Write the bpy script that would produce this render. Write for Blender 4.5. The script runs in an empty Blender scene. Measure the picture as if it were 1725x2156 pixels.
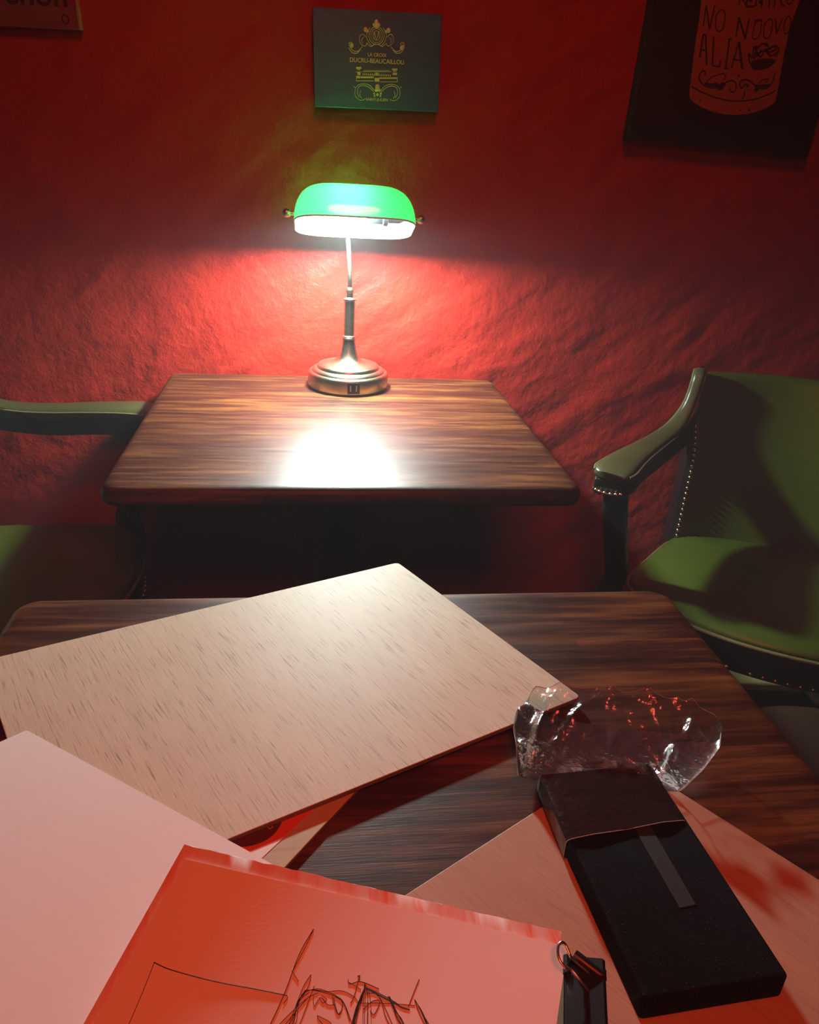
import bpy, bmesh, math, random
from mathutils import Vector, Matrix, noise
random.seed(7)
R = math.radians
scn = bpy.context.scene
col = scn.collection

# ------------------------------------------------------------------ camera
F = 1600.0; CX, CY = 862.5, 1078.0
def _axes():
    v1 = Vector((645 - CX, 335 - CY, F)); v2 = Vector((11900, -8, F))
    v2 = v2 - v1 * (v1.dot(v2) / v1.dot(v1))
    Y = v1.normalized(); X = v2.normalized(); return X, Y, X.cross(Y)
AX, AY, AZ = _axes()
CAM = Vector((0, 0, 1.17))
cd = bpy.data.cameras.new('camera'); cam = bpy.data.objects.new('camera', cd); col.objects.link(cam)
cd.sensor_fit = 'HORIZONTAL'; cd.sensor_width = 36; cd.lens = F / 1725 * 36
cd.clip_start = .01
M3 = Matrix(((AX.x, -AX.y, -AX.z), (AY.x, -AY.y, -AY.z), (AZ.x, -AZ.y, -AZ.z)))
cam.matrix_world = Matrix.Translation(CAM) @ M3.to_4x4()
scn.camera = cam
def _ray(u, v):
    r = Vector((u - CX, v - CY, F)); return Vector((r.dot(AX), r.dot(AY), r.dot(AZ)))
def atz(u, v, z):
    r = _ray(u, v); return CAM + r * ((z - CAM.z) / r.z)
def aty(u, v, y):
    r = _ray(u, v); return CAM + r * (y / r.y)

# ------------------------------------------------------------------ world, lights, exposure
w = bpy.data.worlds.new('world'); scn.world = w; w.use_nodes = True
w.node_tree.nodes['Background'].inputs[0].default_value = (1, .10, .06, 1)
w.node_tree.nodes['Background'].inputs[1].default_value = .012
scn.view_settings.view_transform = 'Standard'; scn.view_settings.look = 'None'
scn.view_settings.exposure = 0.0; scn.view_settings.gamma = 1
scn.view_settings.use_curve_mapping = False
BULB_STRENGTH = 1750.0
FILL_POWER = 2.9
GLARE_HAZE = 0.026  # thin room haze, added to stand in for lens glare around the lamp
def glare_haze_world():
    t = w.node_tree; n = t.nodes.new; l = t.links.new
    vs = n('ShaderNodeVolumeScatter'); vs.inputs[0].default_value = (.85, .9, 1, 1); vs.inputs['Anisotropy'].default_value = .1
    vs.inputs['Density'].default_value = GLARE_HAZE; l(vs.outputs[0], t.nodes['World Output'].inputs['Volume'])
if GLARE_HAZE: glare_haze_world()
def area_light(name, loc, target, size, power, color):
    l = bpy.data.lights.new(name, 'AREA'); l.shape = 'DISK'; l.size = size; l.energy = power; l.color = color
    o = bpy.data.objects.new(name, l); col.objects.link(o); o.location = loc
    o.rotation_euler = (Vector(target) - Vector(loc)).to_track_quat('-Z', 'Y').to_euler(); return o
area_light('red_ceiling_light', (.04, -.20, 1.70), (.06, .30, .75), .30, FILL_POWER, (1, .085, .02)).data.spread = R(128)

area_light('added_red_wall_fill', (.15, .25, 2.45), (.05, 1.63, 1.35), .4, 3.2, (1, .10, .07)).data.spread = R(120)  # unseen red fill, added to brighten the upper wall
# ------------------------------------------------------------------ material helpers
class N:
    def __init__(s, name):
        s.m = bpy.data.materials.new(name); s.m.use_nodes = True; s.t = s.m.node_tree
        s.b = s.t.nodes['Principled BSDF']; s.out = s.t.nodes['Material Output']
    def n(s, typ, **k):
        x = s.t.nodes.new(typ)
        for a, b in k.items(): setattr(x, a, b)
        return x
    def l(s, a, b): s.t.links.new(a, b)
    def coord(s, scale=(1, 1, 1), rot=(0, 0, 0), kind='Object'):
        c = s.n('ShaderNodeTexCoord'); m = s.n('ShaderNodeMapping')
        m.inputs['Scale'].default_value = scale; m.inputs['Rotation'].default_value = rot
        s.l(c.outputs[kind], m.inputs[0]); return m.outputs[0]
    def noise(s, vec, scale, detail=4, rough=.5, dist=0):
        x = s.n('ShaderNodeTexNoise'); s.l(vec, x.inputs['Vector'])
        x.inputs['Scale'].default_value = scale; x.inputs['Detail'].default_value = detail
        x.inputs['Roughness'].default_value = rough; x.inputs['Distortion'].default_value = dist
        return x.outputs['Fac']
    def ramp(s, fac, stops):
        x = s.n('ShaderNodeValToRGB'); s.l(fac, x.inputs[0]); e = x.color_ramp.elements
        while len(e) < len(stops): e.new(.5)
        for i, (p, c) in enumerate(stops):
            e[i].position = p; e[i].color = c if len(c) == 4 else (*c, 1)
        return x.outputs[0]
    def mix(s, fac, a, b, mode='MIX'):
        x = s.n('ShaderNodeMix', data_type='RGBA', blend_type=mode)
        for v, i in ((fac, 0), (a, 6), (b, 7)):
            if hasattr(v, 'links'): s.l(v, x.inputs[i])
            elif i == 0: x.inputs[0].default_value = v
            else: x.inputs[i].default_value = (*v, 1)
        return x.outputs[2]
    def bump(s, h, strength, dist=.001, normal=None):
        x = s.n('ShaderNodeBump'); s.l(h, x.inputs['Height'])
        x.inputs['Strength'].default_value = strength; x.inputs['Distance'].default_value = dist
        if normal: s.l(normal, x.inputs['Normal'])
        return x.outputs[0]
    def set(s, **k):
        for a, v in k.items():
            i = s.b.inputs[a.replace('_', ' ')]
            if hasattr(v, 'links'): s.l(v, i)
            elif isinstance(v, tuple): i.default_value = (*v, 1) if len(v) == 3 else v
            else: i.default_value = v
        return s
def simple(name, color, rough=.5, metal=0, spec=.5):
    x = N(name); x.set(Base_Color=color, Roughness=rough, Metallic=metal, Specular_IOR_Level=spec); return x.m

# red plaster
x = N('red_plaster')
v = x.coord((1, 1, 1)); big = x.noise(v, 2.2, 3); med = x.noise(v, 14, 5, .6); fine = x.noise(v, 160, 4, .6)
c = x.mix(x.ramp(big, [(.35, (0, 0, 0)), (.7, (1, 1, 1))]), (.35, .0100, .0042), (.39, .022, .0052))
c = x.mix(x.ramp(med, [(.5, (0, 0, 0)), (.75, (.5, .5, .5))]), c, (.34, .0085, .0055))
vs = x.coord((1, 1, 1), (0, R(38), 0)); ss = x.n('ShaderNodeMapping'); ss.inputs['Scale'].default_value = (9, 9, 36); x.l(vs, ss.inputs[0])
streak = x.noise(ss.outputs[0], 1, 4, .6)
nb = x.bump(streak, .22, .004); nb = x.bump(med, .6, .006, nb); nb = x.bump(x.noise(v, 48, 4, .6), 1.0, .003, nb); nb = x.bump(fine, .5, .001, nb)
x.set(Base_Color=c, Roughness=.55, Normal=nb, Specular_IOR_Level=.25); PLASTER = x.m

def dark_wood(name):
    x = N(name)
    v = x.coord((1, 1, 1)); st = x.coord((3, 45, 45))
    sep = x.n('ShaderNodeSeparateXYZ'); x.l(v, sep.inputs[0])
    # staves running along x : random tone per stave
    br = x.n('ShaderNodeTexBrick'); x.l(v, br.inputs['Vector']); br.offset = .37; br.squash = 1
    for k, val in (('Scale', 1.0), ('Brick Width', .33), ('Row Height', .043), ('Mortar Size', .0002), ('Mortar Smooth', 1.0), ('Bias', 0.0)):
        br.inputs[k].default_value = val
    br.inputs['Color1'].default_value = (0, 0, 0, 1); br.inputs['Color2'].default_value = (1, 1, 1, 1); br.inputs['Mortar'].default_value = (.3, .3, .3, 1)
    g = x.noise(st, 2.2, 6, .65, .4); g2 = x.noise(x.coord((2, 12, 12)), 2.0, 4, .6)
    c = x.ramp(g, [(.28, (.010, .0026, .0016)), (.48, (.056, .0125, .0048)), (.66, (.26, .085, .019))])
    c2 = x.ramp(g2, [(.3, (.014, .0032, .002)), (.52, (.070, .0165, .006)), (.72, (.34, .13, .028))])
    c = x.mix(.5, c, c2); c = x.mix(x.ramp(br.outputs[0], [(0, (.12, .12, .12)), (1, (.55, .55, .55))]), c, (.020, .0055, .003))
    pores = x.noise(x.coord((12, 260, 260)), 3, 3, .6)
    nb = x.bump(pores, .22, .0006); nb = x.bump(g2, .25, .0012, nb)
    x.set(Base_Color=c, Roughness=x.ramp(g, [(.3, (.36, .36, .36)), (.7, (.46, .46, .46))]), Normal=nb, Specular_IOR_Level=.35)
    x.b.inputs['Coat Weight'].default_value = .0
    return x.m
TABLEWOOD = dark_wood('dark_stained_wood')

def plywood(name, light, dark, rot, fine=1.0):
    x = N(name)
    v = x.coord((1, 1, 1), (0, 0, rot)); m = x.n('ShaderNodeMapping'); m.inputs['Scale'].default_value = (520 * fine, 30, 520); x.l(v, m.inputs[0])
    g = x.noise(m.outputs[0], 1, 3, .6, .3)
    m2 = x.n('ShaderNodeMapping'); m2.inputs['Scale'].default_value = (40, 5, 40); x.l(v, m2.inputs[0])
    g2 = x.noise(m2.outputs[0], 1, 3)
    c = x.ramp(g, [(.30, dark), (.44, light), (.8, tuple(min(1, q * 1.12) for q in light))])
    c = x.mix(x.ramp(g2, [(.35, (.0, .0, .0)), (.8, (.35, .35, .35))]), c, tuple(q * .7 for q in light))
    blot = x.noise(x.coord((1, 1, 1)), 9, 2)
    c = x.mix(x.ramp(blot, [(.45, (0, 0, 0)), (.7, (.25, .25, .25))]), c, (light[0] * .9, light[1] * .72, light[2] * .6))
    x.set(Base_Color=c, Roughness=.58, Normal=x.bump(g, .25, .0003), Specular_IOR_Level=.4); return x.m
PLY = plywood('pale_plywood', (.62, .53, .38), (.34, .25, .16), R(-29), 1.2)
PLY2 = plywood('reddish_plywood', (.46, .29, .19), (.38, .22, .14), R(-37), 1.3)
PLY3 = plywood('beige_plywood', (.50, .40, .24), (.42, .32, .18), R(80), 1.2)
PLYEDGE = simple('plywood_edge', (.20, .125, .06), .7)

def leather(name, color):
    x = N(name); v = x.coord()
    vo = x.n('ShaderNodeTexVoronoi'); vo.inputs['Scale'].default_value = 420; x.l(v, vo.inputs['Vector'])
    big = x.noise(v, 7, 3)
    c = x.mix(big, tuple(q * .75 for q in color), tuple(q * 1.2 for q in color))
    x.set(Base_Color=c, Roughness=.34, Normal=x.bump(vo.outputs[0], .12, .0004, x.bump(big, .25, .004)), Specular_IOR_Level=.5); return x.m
GREEN = leather('green_leather', (.060, .092, .008))
GREEN_PIPE = leather('green_leather_piping', (.16, .17, .07))
OLIVE = leather('olive_leather', (.062, .060, .022))
BROWNLEATHER = leather('brown_leather', (.035, .018, .012))
BLACKWOOD = simple('black_stained_wood', (.012, .008, .007), .35)
NAIL = simple('brass_nail', (.75, .62, .38), .22, 1)
IRON = simple('black_iron', (.012, .012, .013), .5, .3)

x = N('satin_brass'); v = x.coord((40, 40, 900)); g = x.noise(v, 1, 2)
x.set(Base_Color=(.50, .42, .30), Metallic=1.0, Roughness=x.ramp(g, [(.3, (.27, .27, .27)), (.7, (.32, .32, .32))])); BRASS = x.m
BLACKPLASTIC = simple('black_plastic', (.012, .013, .016), .35)
CHROME = simple('bright_steel', (.8, .78, .75), .28, 1)
SLOT = simple('steel_contact', (.55, .5, .42), .35, 1)

# green cased glass: outer green skin, white inner skin that lets part of the light through
x = N('green_shade_glass')
tr = x.n('ShaderNodeBsdfTranslucent'); tr.inputs[0].default_value = (.014, .46, .035, 1)
df = x.n('ShaderNodeBsdfDiffuse'); df.inputs[0].default_value = (.01, .22, .04, 1)
gl = x.n('ShaderNodeBsdfGlossy'); gl.inputs['Roughness'].default_value = .08
m1 = x.n('ShaderNodeMixShader'); m1.inputs[0].default_value = .7; x.l(df.outputs[0], m1.inputs[1]); x.l(tr.outputs[0], m1.inputs[2])
fr = x.n('ShaderNodeFresnel'); fr.inputs[0].default_value = 1.5
m2 = x.n('ShaderNodeMixShader'); x.l(fr.outputs[0], m2.inputs[0]); x.l(m1.outputs[0], m2.inputs[1]); x.l(gl.outputs[0], m2.inputs[2])
x.l(m2.outputs[0], x.out.inputs[0]); SHADEGREEN = x.m
x = N('white_shade_lining')
tp = x.n('ShaderNodeBsdfTransparent'); tp.inputs[0].default_value = (1, 1, 1, 1)
df = x.n('ShaderNodeBsdfDiffuse'); df.inputs[0].default_value = (.9, .92, .9, 1)
m1 = x.n('ShaderNodeMixShader'); m1.inputs[0].default_value = .88; x.l(tp.outputs[0], m1.inputs[1]); x.l(df.outputs[0], m1.inputs[2])
x.l(m1.outputs[0], x.out.inputs[0]); SHADEWHITE = x.m
x = N('glowing_bulb'); em = x.n('ShaderNodeEmission'); em.inputs[0].default_value = (.80, 1.0, .96, 1); em.inputs[1].default_value = BULB_STRENGTH
x.l(em.outputs[0], x.out.inputs[0]); BULB = x.m

# papers
x = N('white_paper'); g = x.noise(x.coord(), 600, 2)
x.set(Base_Color=(.84, .86, .84), Roughness=.8, Normal=x.bump(g, .15, .0002), Specular_IOR_Level=.2); PAPER = x.m
x = N('stained_paper'); v = x.coord((90, 8, 8), (0, 0, R(-19))); g = x.noise(v, 1, 4, .7)
x.set(Base_Color=x.ramp(g, [(.42, (.80, .72, .70)), (.72, (.80, .20, .08))]), Roughness=.8); STAINED = x.m
INK = simple('pen_ink', (.02, .008, .015), .5)
ORANGEPRINT = simple('orange_print', (.72, .10, .012), .6)
BROWNPRINT = simple('dark_brown_print', (.10, .012, .010), .6)
PINKPRINT = simple('pink_print', (.75, .22, .18), .6)

x = N('black_foam'); g = x.noise(x.coord(), 700, 3, .7); g2 = x.n('ShaderNodeTexVoronoi'); g2.inputs['Scale'].default_value = 450; x.l(x.coord(), g2.inputs['Vector'])
sp = x.ramp(g2.outputs[0], [(.0, (.4, .4, .45)), (.09, (.004, .004, .005))])
x.set(Base_Color=sp, Roughness=.9, Normal=x.bump(g, .5, .0005), Specular_IOR_Level=.1); FOAM = x.m
STRIP = simple('charcoal_strip', (.017, .018, .020), .6)

x = N('clear_film'); tp = x.n('ShaderNodeBsdfTransparent'); tp.inputs[0].default_value = (.93, .92, .92, 1)
gl = x.n('ShaderNodeBsdfGlossy'); gl.inputs['Roughness'].default_value = .17
lw = x.n('ShaderNodeLayerWeight'); lw.inputs[0].default_value = .32
g = x.noise(x.coord(), 60, 3, .6); nb = x.bump(g, .6, .003); x.l(nb, gl.inputs['Normal']); x.l(nb, lw.inputs['Normal'])
ma = x.n('ShaderNodeMath', operation='MULTIPLY_ADD'); x.l(lw.outputs[0], ma.inputs[0]); ma.inputs[1].default_value = .9; ma.inputs[2].default_value = .15
m1 = x.n('ShaderNodeMixShader'); x.l(ma.outputs[0], m1.inputs[0]); x.l(tp.outputs[0], m1.inputs[1]); x.l(gl.outputs[0], m1.inputs[2])
dw = x.n('ShaderNodeBsdfDiffuse'); dw.inputs[0].default_value = (.85, .85, .85, 1); m2 = x.n('ShaderNodeMixShader'); m2.inputs[0].default_value = .015; x.l(m1.outputs[0], m2.inputs[1]); x.l(dw.outputs[0], m2.inputs[2])
x.l(m2.outputs[0], x.out.inputs[0]); FILM = x.m

FILM_EDGE = simple('film_edge', (.45, .42, .42), .2)
# ------------------------------------------------------------------ object helpers
def obj(name, verts, faces, mat, parent=None, smooth=False, origin=None, bevel=0, seg=2, label=None, subdiv=0):
    """verts in world (or in the parent's local frame when the parent was made with local=True)"""
    me = bpy.data.meshes.new(name)
    if parent is not None and not parent.get('_local'):
        pl = parent.get('_w'); verts = [Vector(p) - Vector(pl) for p in verts]
    elif parent is None:
        o0 = Vector(origin) if origin is not None else Vector((0, 0, 0))
        verts = [Vector(p) - o0 for p in verts]
    me.from_pydata([tuple(p) for p in verts], [], faces); me.update()
    bm = bmesh.new(); bm.from_mesh(me); bmesh.ops.recalc_face_normals(bm, faces=bm.faces); bm.to_mesh(me); bm.free()
    mats = mat if isinstance(mat, (list, tuple)) else [mat]
    for m_ in mats: me.materials.append(m_)
    o = bpy.data.objects.new(name, me); col.objects.link(o)
    if smooth:
        me.polygons.foreach_set('use_smooth', [True] * len(me.polygons)); me.set_sharp_from_angle(angle=R(48))
    if parent is not None: o.parent = parent; o['_w'] = parent.get('_w') or (0, 0, 0)
    else: o.location = o0; o['_w'] = tuple(o0)
    if parent is not None and parent.get('_local'): o['_local'] = 1
    if bevel:
        b = o.modifiers.new('bevel', 'BEVEL'); b.width = bevel; b.segments = seg; b.limit_method = 'ANGLE'; b.angle_limit = R(35)
        if seg > 2: me.polygons.foreach_set('use_smooth', [True] * len(me.polygons))
    if subdiv:
        s = o.modifiers.new('sub', 'SUBSURF'); s.levels = subdiv; s.render_levels = subdiv
    if label: o['label'] = label
    return o
def thing(name, loc, label, cat, rot=0, group=None, local=False):
    o = bpy.data.objects.new(name, None); col.objects.link(o); o.empty_display_size = .05
    o.location = loc; o.rotation_euler = (0, 0, rot); o['_w'] = tuple(loc); o['label'] = label; o['category'] = cat
    if local: o['_local'] = 1
    if group: o['group'] = group
    return o
def tag(o, label=None, cat=None, group=None, kind=None):
    for k, v_ in (('label', label), ('category', cat), ('group', group), ('kind', kind)):
        if v_: o[k] = v_
    return o
class G:                                    # mesh gatherer
    def __init__(s): s.v = []; s.f = []
    def add(s, vs, fs):
        k = len(s.v); s.v += [Vector(p) for p in vs]; s.f += [tuple(i + k for i in q) for q in fs]; return s
    def box(s, a, b):
        (x0, y0, z0), (x1, y1, z1) = a, b
        return s.add([(x0,y0,z0),(x1,y0,z0),(x1,y1,z0),(x0,y1,z0),(x0,y0,z1),(x1,y0,z1),(x1,y1,z1),(x0,y1,z1)],
                     [(0,3,2,1),(4,5,6,7),(0,1,5,4),(1,2,6,5),(2,3,7,6),(3,0,4,7)])
    def prism(s, poly, z0, z1):
        n = len(poly)
        vs = [(p[0], p[1], z0) for p in poly] + [(p[0], p[1], z1) for p in poly]
        return s.add(vs, [tuple(range(n))[::-1], tuple(range(n, 2 * n))] + [(i, (i + 1) % n, n + (i + 1) % n, n + i) for i in range(n)])
    def loft(s, rings, close=True, caps=True):
        n = len(rings[0]); vs = [p for r in rings for p in r]; fs = []
        for i in range(len(rings) - 1):
            for j in range(n if close else n - 1):
                a = i * n + j; b = i * n + (j + 1) % n; fs.append((a, b, b + n, a + n))
        if caps and close: fs.append(tuple(range(n))[::-1]); fs.append(tuple((len(rings) - 1) * n + j for j in range(n)))
        return s.add(vs, fs)
    def lathe(s, c, prof, n=48):
        return s.loft([[Vector((c[0] + r * math.cos(2 * math.pi * j / n), c[1] + r * math.sin(2 * math.pi * j / n), c[2] + z)) for j in range(n)] for r, z in prof])
    def tube(s, pts, r, n=8, closed=False):
        pts = [Vector(p) for p in pts]; rings = []; m = len(pts); up = None
        rr = r if isinstance(r, (list, tuple)) else [r] * m
        for i, p in enumerate(pts):
            a = pts[(i - 1) % m] if closed or i > 0 else p; b = pts[(i + 1) % m] if closed or i < m - 1 else p
            t = (b - a).normalized() if (b - a).length > 1e-9 else Vector((0, 0, 1))
            if up is None: up = t.orthogonal().normalized()
            up = (up - t * up.dot(t)); up = up.normalized() if up.length > 1e-6 else t.orthogonal().normalized()
            s2 = t.cross(up)
            rings.append([p + (up * math.cos(2 * math.pi * k / n) + s2 * math.sin(2 * math.pi * k / n)) * rr[i] for k in range(n)])
        if closed: rings.append(rings[0]); return s.loft(rings, caps=False)
        return s.loft(rings)
    def sphere(s, c, r, n=10, m=6, sc=(1, 1, 1)):
        c = Vector(c)
        return s.loft([[c + Vector((sc[0] * r * math.sin(a) * math.cos(2 * math.pi * j / n), sc[1] * r * math.sin(a) * math.sin(2 * math.pi * j / n), sc[2] * r * math.cos(a))) for j in range(n)]
                       for a in [math.pi * (.03 + .94 * i / m) for i in range(m + 1)]])
    def make(s, name, mat, parent=None, **k): return obj(name, s.v, s.f, mat, parent, **k)
def catmull(pts, n=8, closed=False):
    P = [Vector(p) for p in pts]; m = len(P); out = []
    rng = range(m) if closed else range(m - 1)
    for i in rng:
        p0 = P[(i - 1) % m] if closed or i > 0 else P[0]; p1 = P[i]; p2 = P[(i + 1) % m]; p3 = P[(i + 2) % m] if closed or i < m - 2 else P[-1]
        for k in range(n):
            t = k / n
            out.append(.5 * ((2 * p1) + (p2 - p0) * t + (2 * p0 - 5 * p1 + 4 * p2 - p3) * t * t + (3 * p1 - p0 - 3 * p2 + p3) * t ** 3))
    if not closed: out.append(P[-1])
    return out
def text_mesh(body, size, extrude=.0003, bold=0.0, shear=0.0):
    c = bpy.data.curves.new('t', 'FONT'); c.body = body; c.size = size; c.extrude = extrude; c.offset = bold; c.shear = shear
    c.align_x = 'CENTER'; c.align_y = 'CENTER'; c.resolution_u = 3
    o = bpy.data.objects.new('t', c); col.objects.link(o)
    dg = bpy.context.evaluated_depsgraph_get(); me = bpy.data.meshes.new_from_object(o.evaluated_get(dg))
    vs = [v_.co.copy() for v_ in me.vertices]; fs = [tuple(p.vertices) for p in me.polygons]
    bpy.data.objects.remove(o); bpy.data.curves.remove(c); bpy.data.meshes.remove(me)
    return vs, fs

# ------------------------------------------------------------------ the room
WY = 1.63
def wall_depth(xx, zz):
    p = Vector((xx, 0, zz))
    wob = noise.noise(p * 1.7) * .25
    q = Vector((xx * 1.0 + zz * .8, 3.1 + wob, (zz - xx * .75) * 3.4 + wob))
    d = noise.noise(p * 2.1) * .0040 + noise.noise(q * 3.3 + Vector((5, 0, 0))) * .0042 + noise.noise(q * 7.1 + Vector((2, 4, 0))) * .0026
    r_ = max(0, 1 - abs(noise.noise(q * 2.6 + Vector((9, 1, 3)))) * 3.0)
    msk = max(0, noise.noise(p * 3.1 + Vector((0, 30, 0)))) * 2
    d += r_ ** 3 * .0040 * msk
    d += noise.noise(p * 15 + Vector((0, 9, 0))) * .0018 + noise.noise(q * 22) * .0010
    return d
def build_wall():
    nx, nz = 460, 340; x0, x1, z0, z1 = -1.5, 2.0, 0.0, 2.5
    vs = []
    for j in range(nz + 1):
        zz = z0 + (z1 - z0) * j / nz
        for i in range(nx + 1):
            xx = x0 + (x1 - x0) * i / nx
            vs.append((xx, WY - max(-.006, min(.008, wall_depth(xx, zz))), zz))
    fs = [(j * (nx + 1) + i, j * (nx + 1) + i + 1, (j + 1) * (nx + 1) + i + 1, (j + 1) * (nx + 1) + i) for j in range(nz) for i in range(nx)]
    k = len(vs); B = WY + .12
    vs += [(x0, B, z0), (x1, B, z0), (x1, B, z1), (x0, B, z1)]; fs.append((k, k + 3, k + 2, k + 1))
    a, b, c_, d = 0, nx, nz * (nx + 1) + nx, nz * (nx + 1)
    fs += [tuple(range(nx, -1, -1)) + (k, k + 1), tuple(range(d, c_ + 1)) + (k + 2, k + 3),
           tuple(j * (nx + 1) for j in range(nz + 1)) + (k + 3, k), tuple(b + j * (nx + 1) for j in range(nz, -1, -1)) + (k + 1, k + 2)]
    o = obj('wall_back', vs, fs, PLASTER, smooth=True); tag(o, kind='structure'); return o
build_wall()
x = N('floor_boards'); g = x.noise(x.coord((2, 30, 2)), 3, 4); x.set(Base_Color=x.ramp(g, [(.3, (.02, .01, .006)), (.7, (.06, .03, .016))]), Roughness=.6)
tag(G().box((-1.5, -1.6, -.05), (2.0, WY + .12, 0)).make('floor', x.m), kind='structure')

# ------------------------------------------------------------------ tables
def rounded_rect(x0, x1, y0, y1, r, n=8):
    P = []
    for cx_, cy_, a0 in ((x1 - r, y1 - r, 0), (x0 + r, y1 - r, 90), (x0 + r, y0 + r, 180), (x1 - r, y0 + r, 270)):
        for k in range(n + 1):
            a = R(a0 + 90 * k / n); P.append((cx_ + r * math.cos(a), cy_ + r * math.sin(a)))
    return P
def inset_loop(P, d, c):
    out = []
    for p in P:
        v_ = Vector((p[0] - c[0], p[1] - c[1])); out.append((p[0] - math.copysign(min(d, abs(v_.x)), v_.x), p[1] - math.copysign(min(d, abs(v_.y)), v_.y)))
    return out
def pub_table(x0, x1, y0, y1, top, label):
    cx_, cy_ = (x0 + x1) / 2, (y0 + y1) / 2
    t = thing('pub_table', (cx_, cy_, 0), label, 'table', group=None)
    th = .030; r = .024; rings = []
    for ins, z in ((.012, top - th), (.004, top - th + .003), (.0, top - th + .010), (.0, top - .013), (.002, top - .006), (.006, top - .002), (.012, top - .0003), (.02, top)):
        q = rounded_rect(x0 + ins, x1 - ins, y0 + ins, y1 - ins, max(.006, r - ins * .6)); rings.append([(a, b, z) for a, b in q])
    g = G().loft(rings); g.make('table_top', TABLEWOOD, t, smooth=True)
    o = t.children[0] if t.children else None
    me = bpy.data.objects[[c.name for c in col.objects if c.parent == t][0]].data
    for p in me.polygons:
        if len(p.vertices) > 8: p.use_smooth = False
    G().box((cx_ - .15, cy_ - .15, top - th - .012), (cx_ + .15, cy_ + .15, top - th - .0005)).make('mounting_plate', IRON, t, bevel=.002)
    G().lathe((cx_, cy_, 0), [(.05, .045), (.052, .06), (.042, .10), (.040, .60), (.046, .66), (.052, .7069)], 32).make('column', IRON, t, smooth=True)
    for k in range(4):
        a = R(45 + 90 * k); d = Vector((math.cos(a), math.sin(a), 0)); s_ = Vector((-d.y, d.x, 0)); c0 = Vector((cx_, cy_, 0)); rings = []
        for u, hw, zt in ((.02, .03, .062), (.12, .028, .058), (.24, .022, .040), (.30, .024, .026)):
            p = c0 + d * u; zb = .0 if u > .23 else .012
            rings.append([p - s_ * hw + Vector((0, 0, zb)), p + s_ * hw + Vector((0, 0, zb)), p + s_ * hw * .7 + Vector((0, 0, zt)), p - s_ * hw * .7 + Vector((0, 0, zt))])
        G().loft(rings).make('foot', IRON, t, bevel=.003)
    return t
pub_table(-.283, .408, .988, 1.618, .75, 'dark wooden pub table against the red wall, with the green-shaded lamp standing on it')
pub_table(-.291, .406, .075, .708, .75, 'dark wooden pub table in the foreground, covered with plywood boards and sheets of paper')

# ------------------------------------------------------------------ banker's lamp
LX, LY = .0845, 1.535
lamp = thing('desk_lamp', (LX, LY, .75), 'brass banker lamp with a lit green glass shade, standing on the table by the wall', 'lamp')
LZ = .7502
G().lathe((LX, LY, LZ), [(.079, 0), (.0805, .002), (.0812, .004), (.0812, .028), (.0795, .031), (.074, .0325), (.0725, .036), (.066, .0385), (.0635, .039), (.0625, .043), (.0600, .0455), (.045, .048), (.030, .052), (.0215, .060), (.0165, .072), (.0135, .088), (.0125, .0965)], 72).make('base', BRASS, lamp, smooth=True, label='round stepped brass base')
G().lathe((LX, LY, LZ), [(.0136, .0966), (.0142, .098), (.0136, .0995), (.0125, .1005), (.0133, .102), (.0120, .1035), (.0108, .104), (.0108, .171), (.0128, .1725), (.0128, .175), (.009, .1765), (.0065, .178), (.0062, .180), (.0068, .1815), (.0062, .183), (.0068, .1845), (.0062, .186), (.0075, .188), (.0078, .192), (.006, .196), (.004, .1975)], 32).make('stem', BRASS, lamp, smooth=True)
# shade frame
SC = Vector((LX + .004, 1.500, 1.060)); TILT = R(21)
def sh(xl, yl, zl):  # shade local -> world : front (-y) lip raised
    c_, s_ = math.cos(-TILT), math.sin(-TILT)
    return SC + Vector((xl, yl * c_ - zl * s_, yl * s_ + zl * c_))
arm_end = sh(-.002, .052, .012)
G().tube(catmull([(LX, LY, LZ + .196), (LX - .001, LY - .001, LZ + .22), (LX - .003, LY + .012, LZ + .26), (LX - .0045, LY + .036, LZ + .295), tuple(arm_end + Vector((0, .012, -.004))), tuple(arm_end + Vector((0, .004, .004)))], 8), .0045, 12).make('arm', BRASS, lamp, smooth=True)
def shade_point(u, a, off=0.0):
    """u -1..1 along the length, a 0..pi over the section; rounded pillow ends"""
    L_ = .1105 + off; e = abs(u)
    k = (1 - e ** 5.0) ** (1 / 2.0) if e < 1 else 0
    wdt = (.0625 + off) * (.42 + .58 * k); hgt = (.073 + off) * (.12 + .88 * k)
    ca, sa = math.cos(a), math.sin(a)
    xl = L_ * u
    yl = -wdt * math.copysign(abs(ca) ** .85, ca); zl = hgt * abs(sa) ** .8
    return sh(xl, yl, zl)
def shade_surface(off, nu=56, na=30):
    us = [math.copysign(1 - (1 - abs(t)) ** 1.9, t) for t in [-1 + 2 * i / nu for i in range(nu + 1)]]
    vs = [shade_point(u, math.pi * j / na, off) for u in us for j in range(na + 1)]
    fs = [(i * (na + 1) + j, i * (na + 1) + j + 1, (i + 1) * (na + 1) + j + 1, (i + 1) * (na + 1) + j) for i in range(nu) for j in range(na)]
    # closed ends
    for i in (0, nu): fs.append(tuple(i * (na + 1) + j for j in range(na + 1)))
    return vs, fs, us
vs, fs, us = shade_surface(.0)
shade = obj('lamp_shade', vs, fs, SHADEGREEN, lamp, smooth=True, label='green glass shade')
vs, fs, _ = shade_surface(-.0028)
obj('shade_lining', vs, fs, SHADEWHITE, shade, smooth=True, label='white inner lining of the shade')
rim = [shade_point(u, 0, -.0012) for u in us] + [shade_point(u, math.pi, -.0012) for u in reversed(us)]
G().tube(rim, .0018, 8, closed=True).make('shade_rim', simple('white_glass_rim', (.85, .9, .86), .2), shade, smooth=True, label='white glass rim')
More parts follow.
